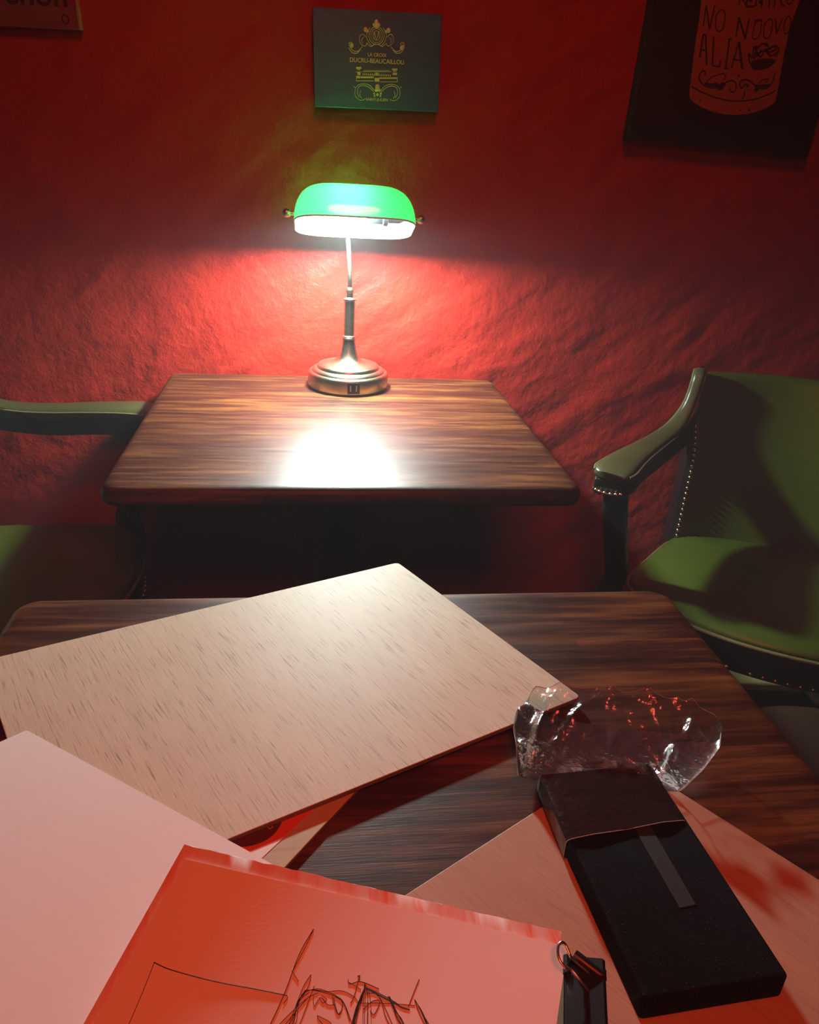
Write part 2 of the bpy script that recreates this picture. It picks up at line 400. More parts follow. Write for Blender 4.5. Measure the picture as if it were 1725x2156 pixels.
for s_ in (-1, 1):
    a = sh(s_ * .1115, 0, .020); d = (sh(s_, 0, .020) - sh(0, 0, .020)).normalized() * s_ * 1
    d = Vector((s_, 0, 0))
    g = G()
    rr = [(0, .004), (.006, .004), (.0065, .0065), (.010, .0075), (.014, .0082), (.018, .0066), (.020, .003)]
    g.tube([a + d * q for q, _r in rr], [_r for q, _r in rr], 16); g.make('pivot_knob', BRASS, lamp, smooth=True)
# bulb with its socket and the yoke bar
bulbc = sh(-.012, .004, .024)
g = G(); prof = [(-.036, .004), (-.034, .011), (-.028, .0185), (-.018, .0235), (-.006, .0245), (.008, .021), (.022, .0155), (.034, .0125)]
g.tube([bulbc + Vector((q, 0, 0)) for q, _r in prof], [_r for q, _r in prof], 24); g.make('bulb', BULB, lamp, smooth=True, label='glowing white bulb')
g = G(); prof = [(.034, .0128), (.036, .0150), (.064, .0150), (.066, .0175), (.074, .0175), (.076, .012), (.096, .012), (.1095, .006)]
g.tube([bulbc + Vector((q, 0, 0)) for q, _r in prof], [_r for q, _r in prof], 24); g.make('bulb_socket', simple('blue_grey_metal', (.06, .075, .09), .35, .6), lamp, smooth=True)
# outlet plate with two contacts on the base front
pa = R(-90 + 1.5)
def base_pt(deg, z, r=.0816): a = R(deg); return Vector((LX + r * math.cos(a), LY + r * math.sin(a), LZ + z))
g = G(); A = [-95, -91, -87, -83, -79, -76]
A = [-93.5, -90, -86.5, -83, -79.5, -76.5]
rings = [[base_pt(a, .006, .0808), base_pt(a, .0272, .0808), base_pt(a, .0272, .0826), base_pt(a, .006, .0826)] for a in A]
g.loft(rings); plate = g.make('outlet_plate', BLACKPLASTIC, lamp, label='black square outlet plate')
for a in (-89.3, -81.3):
    rings = [[base_pt(b, .011, .0822), base_pt(b, .0225, .0822), base_pt(b, .0225, .0832), base_pt(b, .011, .0832)] for b in (a - .8, a + .8)]
    G().loft(rings).make('outlet_contact', SLOT, plate)
G().tube(catmull([(LX - .004, LY + .076, LZ + .006), (LX - .006, LY + .083, LZ + .004), (LX - .014, 1.6212, LZ - .012), (.040, 1.6212, .66), (.010, 1.6212, .56), (-.010, 1.6205, .43), (-.030, 1.6205, .24), (-.034, 1.615, .08), (-.05, 1.60, .0025), (-.2, 1.58, .0025)], 8), .0022, 8).make('power_cord', BLACKPLASTIC, lamp, smooth=True, label='thin black cord hanging down the wall')

# ------------------------------------------------------------------ things on the wall
def wall_panel_frame(bl, br, tl_hint, y):
    bl = aty(*bl, y); br = aty(*br, y); ux = (br - bl); wd = ux.length; ux.normalize(); uz = Vector((-ux.z, 0, ux.x)); return bl, ux, uz, wd
# centre: painted wooden wine-case end with gilt crest
FYC = 1.602
bl, ux, uz, wd = wall_panel_frame((663, 224), (923, 235), None, FYC)
tlp = aty(657, 14, FYC); ht = (tlp - bl).dot(uz)
sign = thing('wooden_plaque', tuple(bl + ux * wd / 2 + Vector((0, .01, 0))), 'dark blue-black wooden plaque, paint tinted bluer for lamp bloom, with a gilt crest and chateau, on the wall above the lamp', 'plaque')
def onp(u, v_, yy=0.0): return bl + ux * u * wd + uz * v_ * ht + Vector((0, yy, 0))
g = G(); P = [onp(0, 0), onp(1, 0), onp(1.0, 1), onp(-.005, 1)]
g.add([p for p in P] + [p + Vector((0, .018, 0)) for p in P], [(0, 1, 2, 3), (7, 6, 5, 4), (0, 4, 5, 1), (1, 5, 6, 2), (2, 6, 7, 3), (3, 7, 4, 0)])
x = N('dark_paint_bloom_blue'); gg = x.noise(x.coord((4, 4, 30)), 3, 4)
x.set(Base_Color=x.ramp(gg, [(.3, (.018, .060, .26)), (.7, (.024, .075, .32))]), Roughness=.38); g.make('panel', x.m, sign, bevel=.001)  # dark paint made bluer: the lamp's bloom tint is put into the colour
GILT = simple('gilt', (.62, .66, .50), .35, .25)
def pp(u, v_): return (u, v_)
def stroke_on(g, pts, r, flat=.0004):
    q = [onp(u, v_, -.0004) for u, v_ in pts]; g.tube(q, r, 5)
def cu(pts, n=6): return [(p.x, p.y) for p in catmull([(a, b, 0) for a, b in pts], n)]
# pixel -> plaque uv
def puv(px, py):
    p = aty(px, py, FYC); return ((p - bl).dot(ux) / wd, (p - bl).dot(uz) / ht)
g = G(); C0 = (793, 75)
for rx, ry, rr in ((8, 10, .0004), (12, 15, .0005), (16, 19, .0006)):
    pts = [puv(C0[0] + rx * math.cos(R(a)), C0[1] + ry * math.sin(R(a))) for a in range(0, 361, 20)]; stroke_on(g, pts, rr)
for pts in ([(788, 82), (788, 68), (791, 80), (795, 80), (797, 68), (799, 82)], [(789, 66), (793, 84), (797, 66)]): stroke_on(g, cu([puv(*p) for p in pts]), .0004)
for s_ in (-1, 1):
    def mp(pts): return cu([puv(793 + s_ * a, b) for a, b in pts])
    for pts in ([(14, 58), (20, 70), (19, 84), (10, 96), (3, 92)], [(20, 92), (12, 98), (6, 94)], [(22, 78), (30, 72), (36, 80), (33, 92), (24, 97), (20, 90)],
                [(27, 78), (31, 84), (29, 91)], [(30, 98), (40, 108), (50, 106), (56, 98), (58, 90), (54, 92)], [(34, 104), (42, 112), (52, 110), (59, 100)], [(54, 96), (50, 93), (55, 88)]):
        stroke_on(g, mp(pts), .0006)
for cx_, cy_, r_ in ((793, 46, 4.2), (793, 53, 5), (788, 52, 3), (798, 52, 3), (770, 62, 4.2), (818, 64, 4.2), (774, 66, 2.5), (813, 67, 2.5), (741, 96, 3.5), (846, 101, 3.8), (850, 97, 2.5)):
    c3 = onp(*puv(cx_, cy_)); g.sphere(c3, r_ * .00095, 10, 6, (1, .25, 1))
g.make('gilt_crest', GILT, sign, smooth=True)
def add_text(g, body, px, py, size, wpx=None, bold=.0, ytop=.0004):
    vs, fs = text_mesh(body, size, .0002, bold); 
    w0 = max(p.x for p in vs) - min(p.x for p in vs); u, v_ = puv(px, py)
    sc = (wpx * .000855 / w0) if wpx else 1
    c3 = onp(u, v_, -.0003)
    g.add([c3 + ux * p.x * sc + uz * p.y + Vector((0, -p.z, 0)) for p in vs], fs)
for tx in (('LA CROIX', 794, 116, .0080, 40, .0001), ('DUCRU-BEAUCAILLOU', 794, 129, .0100, 116, .00012), ('SAINT-JULIEN', 794, 210, .0062, 48, .0001)):
    g = G(); add_text(g, *tx); g.make('gilt_lettering', GILT, sign)
g = G()
def bar(g, x0, y0, x1, y1, d=.0006):
    a, b, c_, e = onp(*puv(x0, y1)), onp(*puv(x1, y1)), onp(*puv(x1, y0)), onp(*puv(x0, y0)); P = [a, b, c_, e]
    g.add([p + Vector((0, .0002, 0)) for p in P] + [p - Vector((0, d, 0)) for p in P], [(0, 3, 2, 1), (4, 5, 6, 7), (0, 1, 5, 4), (1, 2, 6, 5), (2, 3, 7, 6), (3, 0, 4, 7)])
bar(g, 750, 141, 761, 145); bar(g, 752.5, 145.8, 758.5, 147.5); bar(g, 750, 151, 761, 152.2); bar(g, 753, 152.5, 759, 158); bar(g, 750, 160, 758.5, 165); bar(g, 825.5, 144.5, 837, 148); bar(g, 828, 149, 835, 151); bar(g, 827, 153, 836, 158)
bar(g, 759.5, 161, 787, 164.5); bar(g, 799, 163, 837, 166); bar(g, 789, 164, 799, 172); bar(g, 750, 169.5, 787, 171); bar(g, 801, 171.7, 837, 173); bar(g, 750, 160, 751.2, 171); bar(g, 836, 163, 837.2, 173)
for k in range(16): bar(g, 764 + k * 3.8, 154.3 + k * .17, 765.9 + k * 3.8, 158.5 + k * .17)
bar(g, 763, 150, 824, 151.3); bar(g, 766, 148, 820, 148.8); bar(g, 790, 153, 797, 159)
g.make('gilt_chateau', GILT, sign)
g = G()
for s_ in (-1, 1):
    def mp(pts): return cu([puv(795 + s_ * a, b + (1 if s_ > 0 else 0)) for a, b in pts])
    for pts in ([(7, 190), (16, 180), (28, 176.5), (40, 179), (46, 186), (47, 200), (40, 209), (32, 211), (26, 208)], [(8, 193), (18, 184), (30, 180), (40, 184), (42, 196), (38, 205)], [(35, 190), (37, 200), (33, 207)], [(47, 184), (51, 182)]):
        stroke_on(g, mp(pts), .0006)
for cx_, cy_, r_ in ((795, 182, 4.5), (795, 187, 5), (792, 190, 3), (799, 190, 3), (788, 197, 2.2), (802, 197, 2.2), (795, 199, 3), (789, 202, 2), (801, 202, 2)):
    g.sphere(onp(*puv(cx_, cy_)), r_ * .0009, 8, 5, (1, .25, 1))
g.make('gilt_scrollwork', GILT, sign, smooth=True)

# right: dark canvas with a painted cork
FYR = 1.592
bl2, ux2, uz2, wd2 = wall_panel_frame((1322, 292), (1703, 331), None, FYR)
HT2 = .52
canvas = thing('canvas_painting', tuple(bl2 + ux2 * wd2 / 2 + Vector((0, .02, 0))), 'large black canvas with a painted rust-coloured cork, hung askew at upper right', 'painting')
P = [bl2, bl2 + ux2 * wd2, bl2 + ux2 * wd2 + uz2 * HT2, bl2 + uz2 * HT2]
x = N('black_canvas'); wv = x.noise(x.coord((1, 1, 1)), 900, 2); x.set(Base_Color=(.010, .014, .014), Roughness=.7, Normal=x.bump(wv, .3, .0003), Specular_IOR_Level=.25)
G().add([p for p in P] + [p + Vector((0, .030, 0)) for p in P], [(0, 1, 2, 3), (7, 6, 5, 4), (0, 4, 5, 1), (1, 5, 6, 2), (2, 6, 7, 3), (3, 7, 4, 0)]).make('stretched_canvas', x.m, canvas, bevel=.003, seg=3)
x = N('rust_paint'); gg = x.noise(x.coord(), 18, 4); sp = x.noise(x.coord(), 120, 2)
c = x.mix(gg, (.30, .052, .020), (.42, .10, .022)); c = x.mix(x.ramp(sp, [(.66, (0, 0, 0)), (.72, (.5, .5, .5))]), c, (.12, .02, .012)); x.set(Base_Color=c, Roughness=.7); RUST = x.m
def cpt(px, py, d=0.0): p = aty(px, py, FYR); return Vector((p.x, FYR - d, p.z))
outline = [(1477, 0), (1473, 40), (1466, 80), (1461, 120), (1456, 160), (1452, 195), (1452, 205)] + [(1460, 215), (1478, 226), (1500, 235), (1525, 240.5), (1550, 242), (1575, 240), (1600, 233), (1620, 224), (1632, 215)] + [(1636, 200), (1642, 165), (1652, 110), (1662, 65), (1673, 30), (1684, 0)]
pts = [cpt(a, b) for a, b in outline]
tr_ = pts[-1] + (pts[-1] - pts[-3]) * 3.0; tl_ = pts[0] + (pts[0] - pts[2]) * 1.9
pts += [tr_, tl_]; n = len(pts)
G().add([p + Vector((0, .0003, 0)) for p in pts] + [p - Vector((0, .0006, 0)) for p in pts], [tuple(range(n, 2 * n)), tuple(range(n))[::-1]] + [(i, (i + 1) % n, n + (i + 1) % n, n + i) for i in range(n)]).make('painted_cork', RUST, canvas)
DARKPAINT = simple('dark_umber_paint', (.028, .006, .007), .7); PLUM = simple('plum_paint', (.030, .009, .022), .7)
def cst(g, pts, wpx=2.2, n=5, straight=False):
    q = [(Vector((a, b, 0))) for a, b in pts]
    if not straight: q = catmull(q, n)
    W_ = [cpt(p.x, p.y, .0007) for p in q]; r_ = wpx * .00053
    # flat ribbon-like painted stroke, 0.4 mm thick
    L_ = []; 
    for i, p in enumerate(W_):
        t = (W_[min(i + 1, len(W_) - 1)] - W_[max(i - 1, 0)]); t = t.normalized() if t.length > 1e-9 else Vector((1, 0, 0)); s2 = Vector((-t.z, 0, t.x)) * r_
        L_.append([p - s2, p + s2, p + s2 * .8 - Vector((0, .0005, 0)), p - s2 * .8 - Vector((0, .0005, 0))])
    g.loft(L_)
g = G()
S = lambda pts, w_=2.6: [cst(g, [a, b], w_, straight=True) for a, b in zip(pts, pts[1:])]
# top partial row  ...REMIO
S([(1560, -14), (1556, 12)]); S([(1560, -6), (1570, 9)]); S([(1575, -14), (1571, 14)], 3.4); S([(1572, 14), (1588, 14)], 3.2); S([(1574, 2), (1584, 2)])
S([(1594, -14), (1591, 14)], 3.2); S([(1594, -10), (1601, 8), (1607, -10)], 2.8); S([(1607, -12), (1603, 15)], 3.4); S([(1622, -14), (1619, 16)], 3); S([(1634, -14), (1630, 15)], 3)
cst(g, [(1646, -12), (1645, 8), (1652, 12)], 2.8); cst(g, [(1660, -10), (1657, 4), (1662, 9), (1668, 4), (1670, -8)], 2.6)
# NO NUOVO
S([(1481, 56), (1487, 10), (1494, 62), (1505, 12)]); cst(g, [(1519, 20), (1509, 32), (1507, 55), (1512, 66), (1521, 62), (1526, 42), (1526, 26), (1519, 20)])
S([(1550, 78), (1556, 36), (1569, 82), (1577, 40)], 3.2)
cst(g, [(1591, 44), (1586, 66), (1585, 80), (1592, 82), (1600, 72), (1604, 44)]); S([(1589, 44), (1605, 42)], 3.4)
cst(g, [(1620, 40), (1610, 52), (1608, 74), (1613, 81), (1621, 76), (1626, 56), (1625, 42), (1620, 40)])
S([(1633, 40), (1635, 72)], 2.8); S([(1635, 72), (1647, 40)]); cst(g, [(1660, 34), (1652, 46), (1651, 66), (1656, 71), (1662, 64), (1666, 42), (1660, 34)])
# ALIA
S([(1473, 122), (1481, 72), (1486, 74), (1488, 136)], 3.2); S([(1475, 104), (1487, 107)], 2.4); S([(1503, 76), (1500, 138)], 3.2); S([(1500, 138), (1516, 141), (1517, 128)]); S([(1536, 82), (1528, 144)], 3.2); S([(1532, 83), (1541, 82)], 2.4); S([(1525, 143), (1534, 145)], 2.4)
S([(1540, 144), (1556, 88)], 3); S([(1556, 88), (1563, 146)], 4.5); S([(1543, 124), (1560, 128)], 2.6)
g.make('painted_lettering', DARKPAINT, canvas)
g = G()
# crown
pts = [cpt(a, b, .0006) for a, b in [(1580, 138), (1583, 128), (1600, 124), (1620, 123), (1634, 126), (1632, 132), (1618, 143), (1600, 148), (1586, 147)]]; n = len(pts)
g.add(pts + [p - Vector((0, .0006, 0)) for p in pts], [tuple(range(n, 2 * n))] + [(i, (i + 1) % n, n + (i + 1) % n, n + i) for i in range(n)])
for q in ([(1579, 134), (1576, 112), (1584, 122), (1588, 98), (1596, 118), (1602, 104)], [(1590, 112), (1600, 96), (1612, 92), (1618, 100), (1610, 108)], [(1612, 108), (1624, 100), (1634, 96), (1640, 106), (1632, 120)], [(1590, 120), (1604, 108), (1620, 110), (1634, 104)], [(1588, 126), (1592, 110), (1602, 120), (1612, 104), (1622, 118), (1636, 110)]): cst(g, q, 2.8)
for a, b in ((1613, 94), (1592, 100), (1632, 98)): cst(g, [(a - 3, b), (a + 3, b)], 5, straight=True)
g.make('painted_crown', DARKPAINT, canvas)
g = G()
for q, w_ in (([(1485, 158), (1484, 150), (1478, 151), (1472, 162), (1480, 178), (1500, 185), (1515, 182), (1530, 173), (1543, 170), (1550, 178), (1547, 192), (1539, 193), (1537, 185)], 2.6), ([(1488, 172), (1500, 162), (1512, 158), (1524, 155), (1528, 164), (1522, 168)], 2.0), ([(1556, 162), (1555, 156)], 2.5),
              ([(1571, 184), (1575, 180), (1569, 178), (1561, 186), (1558, 174), (1566, 168), (1578, 170), (1590, 180), (1606, 186), (1620, 182), (1628, 168), (1632, 152)], 2.8), ([(1598, 176), (1606, 168), (1618, 167), (1612, 174)], 2), ([(1568, 192), (1566, 204), (1562, 209)], 3.2), ([(1456, 182), (1480, 195), (1515, 208), (1550, 213), (1590, 209), (1622, 197), (1633, 190)], 2.4), ([(1474, 210), (1476, 213)], 3.5), ([(1575, 230), (1579, 234)], 3.5), ([(1558, 232), (1561, 232)], 2.5)): cst(g, q, w_)
for cx_, cy_, r_ in ((1497, 180, 6), (1507, 179, 6.5), (1515, 184, 8), (1522, 178, 6), (1488, 177, 5), (1595, 183, 7), (1606, 183, 7.5), (1616, 181, 6), (1592, 190, 5)):
    q = [cpt(cx_ + r_ * math.cos(R(a)), cy_ + r_ * .8 * math.sin(R(a)), .0008) for a in range(0, 360, 36)]; n = len(q)
    g.add(q + [p - Vector((0, .0005, 0)) for p in q], [tuple(range(n, 2 * n))] + [(i, (i + 1) % n, n + (i + 1) % n, n + i) for i in range(n)])
g.make('painted_scrollwork', PLUM, canvas)

# left: card in a thin pale frame, only its lower right corner in the photo
FYL = 1.610
bl3, ux3, uz3, wd3 = wall_panel_frame((0, 52), (172, 61), None, FYL)
card = thing('framed_card', tuple(bl3), 'brownish pink card with dark lettering in a thin pale frame, at the upper left', 'picture')
x0_ = -.30
def c3(u, v_, yy=0.0): return bl3 + ux3 * u + uz3 * v_ + Vector((0, yy, 0))
def slab(g, u0, u1, v0, v1, y0, y1):
    P = [c3(u0, v0, y0), c3(u1, v0, y0), c3(u1, v1, y0), c3(u0, v1, y0)]; Q = [c3(u0, v0, y1), c3(u1, v0, y1), c3(u1, v1, y1), c3(u0, v1, y1)]
    return g.add(P + Q, [(0, 1, 2, 3), (7, 6, 5, 4), (0, 4, 5, 1), (1, 5, 6, 2), (2, 6, 7, 3), (3, 7, 4, 0)])
x = N('faded_card'); gg = x.noise(x.coord(), 12, 4); x.set(Base_Color=x.mix(gg, (.16, .045, .035), (.24, .085, .065)), Roughness=.6)
slab(G(), x0_, wd3 - .005, .0015, .26, .002, .010).make('card', x.m, card)
FRAMEGOLD = simple('pale_gold_frame', (.60, .50, .28), .35, .6)
slab(G(), wd3 - .005, wd3, -.001, .265, -.002, .012).make('frame_side', FRAMEGOLD, card, bevel=.0008)
slab(G(), x0_, x0_ - .005, -.001, .265, -.002, .012).make('frame_side', FRAMEGOLD, card, bevel=.0008)
slab(G(), x0_, wd3 - .005, -.001, .0015, -.0005, .012).make('frame_bottom', x.m, card)
slab(G(), x0_, wd3 - .005, .26, .265, -.002, .012).make('frame_top', FRAMEGOLD, card, bevel=.0008)
vs, fs = text_mesh('renon', .052, .0003, .0006)
g = G(); cc = aty(62, 0, FYL); g.add([Vector((cc.x, FYL + .0016, cc.z)) + ux3 * p.x + uz3 * (p.y + .0090) + Vector((0, -p.z, 0)) for p in vs], fs); g.make('printed_lettering', DARKPAINT, card)
cc = aty(137, 40, FYL); cc.y = FYL + .0016
G().tube([cc + Vector((.0055 * math.cos(R(a)), 0, .0065 * math.sin(R(a)))) for a in range(0, 360, 20)], .0011, 6, closed=True).make('printed_ring', DARKPAINT, card)

# ------------------------------------------------------------------ green leather armchair (local frame, facing -y)
def chair_outline(n=8):
    half = [(0, -.240), (-.08, -.234), (-.150, -.216), (-.215, -.185), (-.268, -.135), (-.280, -.085), (-.255, .02), (-.222, .130), (-.185, .165), (-.10, .185), (0, .195)]
    P = half + [(-a, b) for a, b in reversed(half[1:-1])]
    return catmull([(a, b, 0) for a, b in P], 4, closed=True)
def back_pt(u, v_, t):
    """u -1..1, v 0 bottom..1 top, t 0 inner..1 outer"""
    half = .212 + .030 * max(0, (v_ - .55) / .45) ** 1.2
    yb = .178 - .050 * u * u; yt = .252 - .088 * u * u
    y = yb + (yt - yb) * (v_ ** 1.3); z = .435 + .365 * v_
    th = .040
    xx = half * u * (1 + .06 * t)
    return Vector((xx, y + th * t, z))
def build_chair(loc, rot, label, group):
    t = thing('leather_armchair', loc, label, 'chair', rot, group, local=True)
    O = chair_outline()
    def ring(s_, z): return [Vector((p.x * s_, p.y * s_, z)) for p in O]
    G().loft([ring(.985, .438), ring(1.0, .443), ring(.995, .449), ring(.97, .455), ring(.90, .461), ring(.7, .467), ring(.4, .470), ring(.1, .471)]).make('seat', GREEN, t, smooth=True)
    G().tube(ring(1.004, .4405), .0042, 8, closed=True).make('seat_piping', GREEN_PIPE, t, smooth=True)
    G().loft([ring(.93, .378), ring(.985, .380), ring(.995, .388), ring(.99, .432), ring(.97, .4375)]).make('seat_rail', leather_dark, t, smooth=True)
    # backrest : closed shell
    nu, nv = 24, 14; g = G(); rings = []
    for i in range(nu + 1):
        u = -1 + 2 * i / nu; r_ = []
        for j in range(nv + 1): r_.append(back_pt(u, j / nv, 0))
        top = back_pt(u, 1, .5) + Vector((0, 0, .010)); r_.append((back_pt(u, 1, 0) + top) / 2 + Vector((0, 0, .003))); r_.append(top); r_.append((back_pt(u, 1, 1) + top) / 2 + Vector((0, 0, .003)))
        for j in range(nv, -1, -1): r_.append(back_pt(u, j / nv, 1))
        rings.append(r_)
    g.loft(rings).make('backrest', GREEN, t, smooth=True, bevel=.004)
    for s_ in (-1, 1):
        # padded arm sweeping up into the back
        path = catmull([(s_ * .342, -.186, .682), (s_ * .332, -.13, .684), (s_ * .319, -.06, .682), (s_ * .303, .01, .680), (s_ * .284, .07, .684), (s_ * .264, .115, .698), (s_ * .249, .145, .728), (s_ * .241, .160, .766), (s_ * .238, .168, .800), (s_ * .238, .182, .812)], 6)
        m = len(path); rings = []; low = []
        for i, p in enumerate(path):
            q = i / (m - 1); tt = (path[min(i + 1, m - 1)] - path[max(i - 1, 0)]).normalized()
            side = Vector((1, 0, 0)); side = (side - tt * side.dot(tt)).normalized(); nrm = side.cross(tt).normalized()
            if nrm.z < 0 and q < .6: nrm = -nrm
            if q >= .6 and nrm.y > 0: nrm = -nrm
            wd_ = .030 * max(0, 1 - q * 1.35) ** 1.1 + .0125; th_ = .012 + .004 * (1 - q)
            end = min(1, (i + .15) / 3.5) ** .5
            wd_ *= .55 + .45 * end; th_e = th_ * (.25 + .75 * end)
            rings.append([p + side * wd_ * math.copysign(abs(math.cos(a)) ** .6, math.cos(a)) + nrm * th_e * math.copysign(abs(math.sin(a)) ** .75, math.sin(a)) for a in [2 * math.pi * k / 20 for k in range(20)]])
        arm = G().loft(rings).make('arm_rest', OLIVE, t, smooth=True)
        for e in (1, 9): G().tube([r_[0 if e == 1 else 10] * .0 + (r_[e] if e == 1 else r_[9]) for r_ in rings[1:]], .0022, 6).make('arm_piping', GREEN_PIPE, arm, smooth=True)
        # darker arm base under the pad, joining the back stile
        lp = catmull([(s_ * .341, -.182, .657), (s_ * .324, -.08, .656), (s_ * .302, .01, .655), (s_ * .272, .085, .668), (s_ * .245, .135, .688), (s_ * .232, .160, .720)], 5); rings = []
        for i, p in enumerate(lp):
            q = i / (len(lp) - 1); w_ = .027 * (1 - q) ** 1.3 + .011; h0, h1 = .012 + .012 * q, .016 + .02 * q
            e = min(1, (i + .5) / 3) ** .5; w_ *= .6 + .4 * e
            rings.append([p + Vector((-w_, 0, -h0)), p + Vector((w_, 0, -h0)), p + Vector((w_, 0, h1)), p + Vector((-w_, 0, h1))])
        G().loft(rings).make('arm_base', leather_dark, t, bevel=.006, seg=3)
        # front post
        pr = catmull([(s_ * .330, -.160, .650), (s_ * .325, -.152, .60), (s_ * .314, -.134, .52), (s_ * .306, -.118, .46), (s_ * .312, -.124, .42), (s_ * .308, -.12, .37), (s_ * .296, -.11, .345)], 5)
        rings = []
        for i, p in enumerate(pr):
            q = i / (len(pr) - 1); w_ = .022 + .010 * max(0, (q - .6) / .4); d_ = .020 + .010 * max(0, (q - .6) / .4)
            rings.append([p + Vector((w_ * math.copysign(abs(math.cos(a)) ** .5, math.cos(a)), d_ * math.copysign(abs(math.sin(a)) ** .5, math.sin(a)), 0)) for a in [2 * math.pi * k / 16 for k in range(16)]])
        G().loft(rings).make('arm_post', BLACKWOOD, t, smooth=True)
        # stile at the side of the back
        rings = []
        for k in range(9):
            v_ = k / 8 * .82; a = back_pt(s_, v_, 0); b = back_pt(s_, v_, 1)
            rings.append([a + Vector((-s_ * .002, -.003, 0)), a + Vector((s_ * .016, -.002, 0)), b + Vector((s_ * .018, .003, 0)), b + Vector((-s_ * .004, .003, 0))])
        G().loft(rings).make('back_stile', BLACKWOOD, t, bevel=.003)
        # brass nails down the stile and round the arm front
        nails = []; arm_n = []
        for k in range(22): nails.append(back_pt(s_, .04 + .70 * k / 21, 0) + Vector((-s_ * .004 + s_ * .004, -.0045, 0)))
        for k in range(8):
            a = R(-165 + 150 * k / 7); arm_n.append(Vector((s_ * .341 + .0275 * math.cos(a), -.170 + .020 * math.sin(a), .650)))
        g0 = None
        for p in nails:
            if g0 is None:
                g0 = G().sphere((0, 0, 0), .0042, 10, 6).make('nail_head', NAIL, t, smooth=True); o = g0
            else:
                o = bpy.data.objects.new('nail_head', g0.data); col.objects.link(o); o.parent = t
            o.location = p
        if s_ == -1: proto = g0
        for p in arm_n:
            o = bpy.data.objects.new('nail_head', g0.data); col.objects.link(o); o.parent = t; o.location = p; o.scale = (1.25, 1.25, 1.25)
    for k in range(30):
        a = k / 29; idx = int((a * .42 + .79) % 1 * len(O)); p = O[idx]
        o = bpy.data.objects.new('nail_head', proto.data); col.objects.link(o); o.parent = t; o.location = (p.x * .998, p.y * .998, .387)
    for sx, sy in ((-1, -1), (1, -1), (-1, 1), (1, 1)):
        xx, yy = sx * (.225 if sy < 0 else .175), (-.15 if sy < 0 else .13)
        rings = [[Vector((xx * f_ + a * w_, yy * f_ + b * w_, z)) for a, b in ((-1, -1), (1, -1), (1, 1), (-1, 1))] for z, w_, f_ in ((.381, .024, 1), (.2, .019, 1.02), (0, .014, 1.08))]
        G().loft(rings).make('leg', BLACKWOOD, t, bevel=.004)
    return t
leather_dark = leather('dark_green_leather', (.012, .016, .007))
GR = 'green leather armchairs beside the far table'
build_chair((.93, 1.20, 0), R(-30), 'green leather armchair on the right of the far table, its brass-nailed back in view', GR)
build_chair((-.558, 1.250, 0), R(78), 'dark green armchair on the left, its far arm level with the table edge', GR)

# pale block on the floor and dark stool at the right
x = N('pale_pine'); gg = x.noise(x.coord((20, 3, 3)), 3, 3); x.set(Base_Color=x.mix(gg, (.50, .38, .14), (.62, .50, .22)), Roughness=.6)
cc = atz(1690, 1457, .06); c2 = atz(1560, 1452, .06)
d_ = (c2 - cc); d_.z = 0; d_.normalize(); nn = Vector((-d_.y, d_.x, 0)); nn = nn if nn.y > 0 else -nn
q = [cc, cc + d_ * .30, cc + d_ * .30 + nn * .09, cc + nn * .09]
blk = G().prism([(p.x, p.y) for p in q], 0.0, .06).make('wooden_block', x.m, origin=((q[0].x + q[2].x) / 2, (q[0].y + q[2].y) / 2, 0), bevel=.004)
tag(blk, 'pale wooden block on the floor below the right armchair, half hidden by the near table', 'block')
sc_ = Vector((.672, .625, 0))
st = thing('padded_stool', tuple(sc_), 'dark brown leather stool beside the near table, at the right edge of the photo', 'stool')
G().lathe(sc_, [(.15, .44), (.172, .445), (.178, .46), (.178, .485), (.172, .497), (.15, .504), (.08, .509), (.01, .510)], 48).make('seat', BROWNLEATHER, st, smooth=True)
G().tube([sc_ + Vector((.1785 * math.cos(R(a)), .1785 * math.sin(R(a)), .487)) for a in range(0, 360, 8)], .004, 8, closed=True).make('seat_piping', BROWNLEATHER, st, smooth=True)
for k in range(4):
    a = R(45 + 90 * k); d = Vector((math.cos(a), math.sin(a), 0))
    G().tube([sc_ + d * .12 + Vector((0, 0, .445)), sc_ + d * .15 + Vector((0, 0, 0.012))], [.017, .012], 12).make('leg', BLACKWOOD, st, smooth=True)

# ------------------------------------------------------------------ boards and papers on the near table
def slab_thing(name, P, z0, z1, mats, label, cat, bevel=.0006, edge_side=True):
    cx_ = sum(p[0] for p in P) / len(P); cy_ = sum(p[1] for p in P) / len(P)
    g = G().prism([(p[0], p[1]) for p in P], z0, z1)
    o = g.make(name, mats, origin=(cx_, cy_, z0), bevel=bevel)
    if len(mats) > 1:
        for p in o.data.polygons:
            if abs(p.normal.z) < .5: p.material_index = 1
    return tag(o, label, cat)
ZT = .7502
def rect_from(a, b, depth, toward):
    d = (b - a); d.z = 0; n_ = Vector((-d.y, d.x, 0)).normalized(); n_ = n_ if n_.dot(toward) > 0 else -n_
    return [a, b, b + n_ * depth, a + n_ * depth]
# beige board at the bottom of the stack
z3 = .7535
a = atz(755, 1660, z3); b = atz(596, 1831, z3); dd = (b - a).normalized()
P3 = rect_from(a - dd * .12, b + dd * .004, .17, Vector((-1, .8, 0)))
slab_thing('beige_board', P3, ZT, z3, [PLY3, PLYEDGE], 'thin beige board sticking out from under the orange flyer and the largest plywood board', 'board')
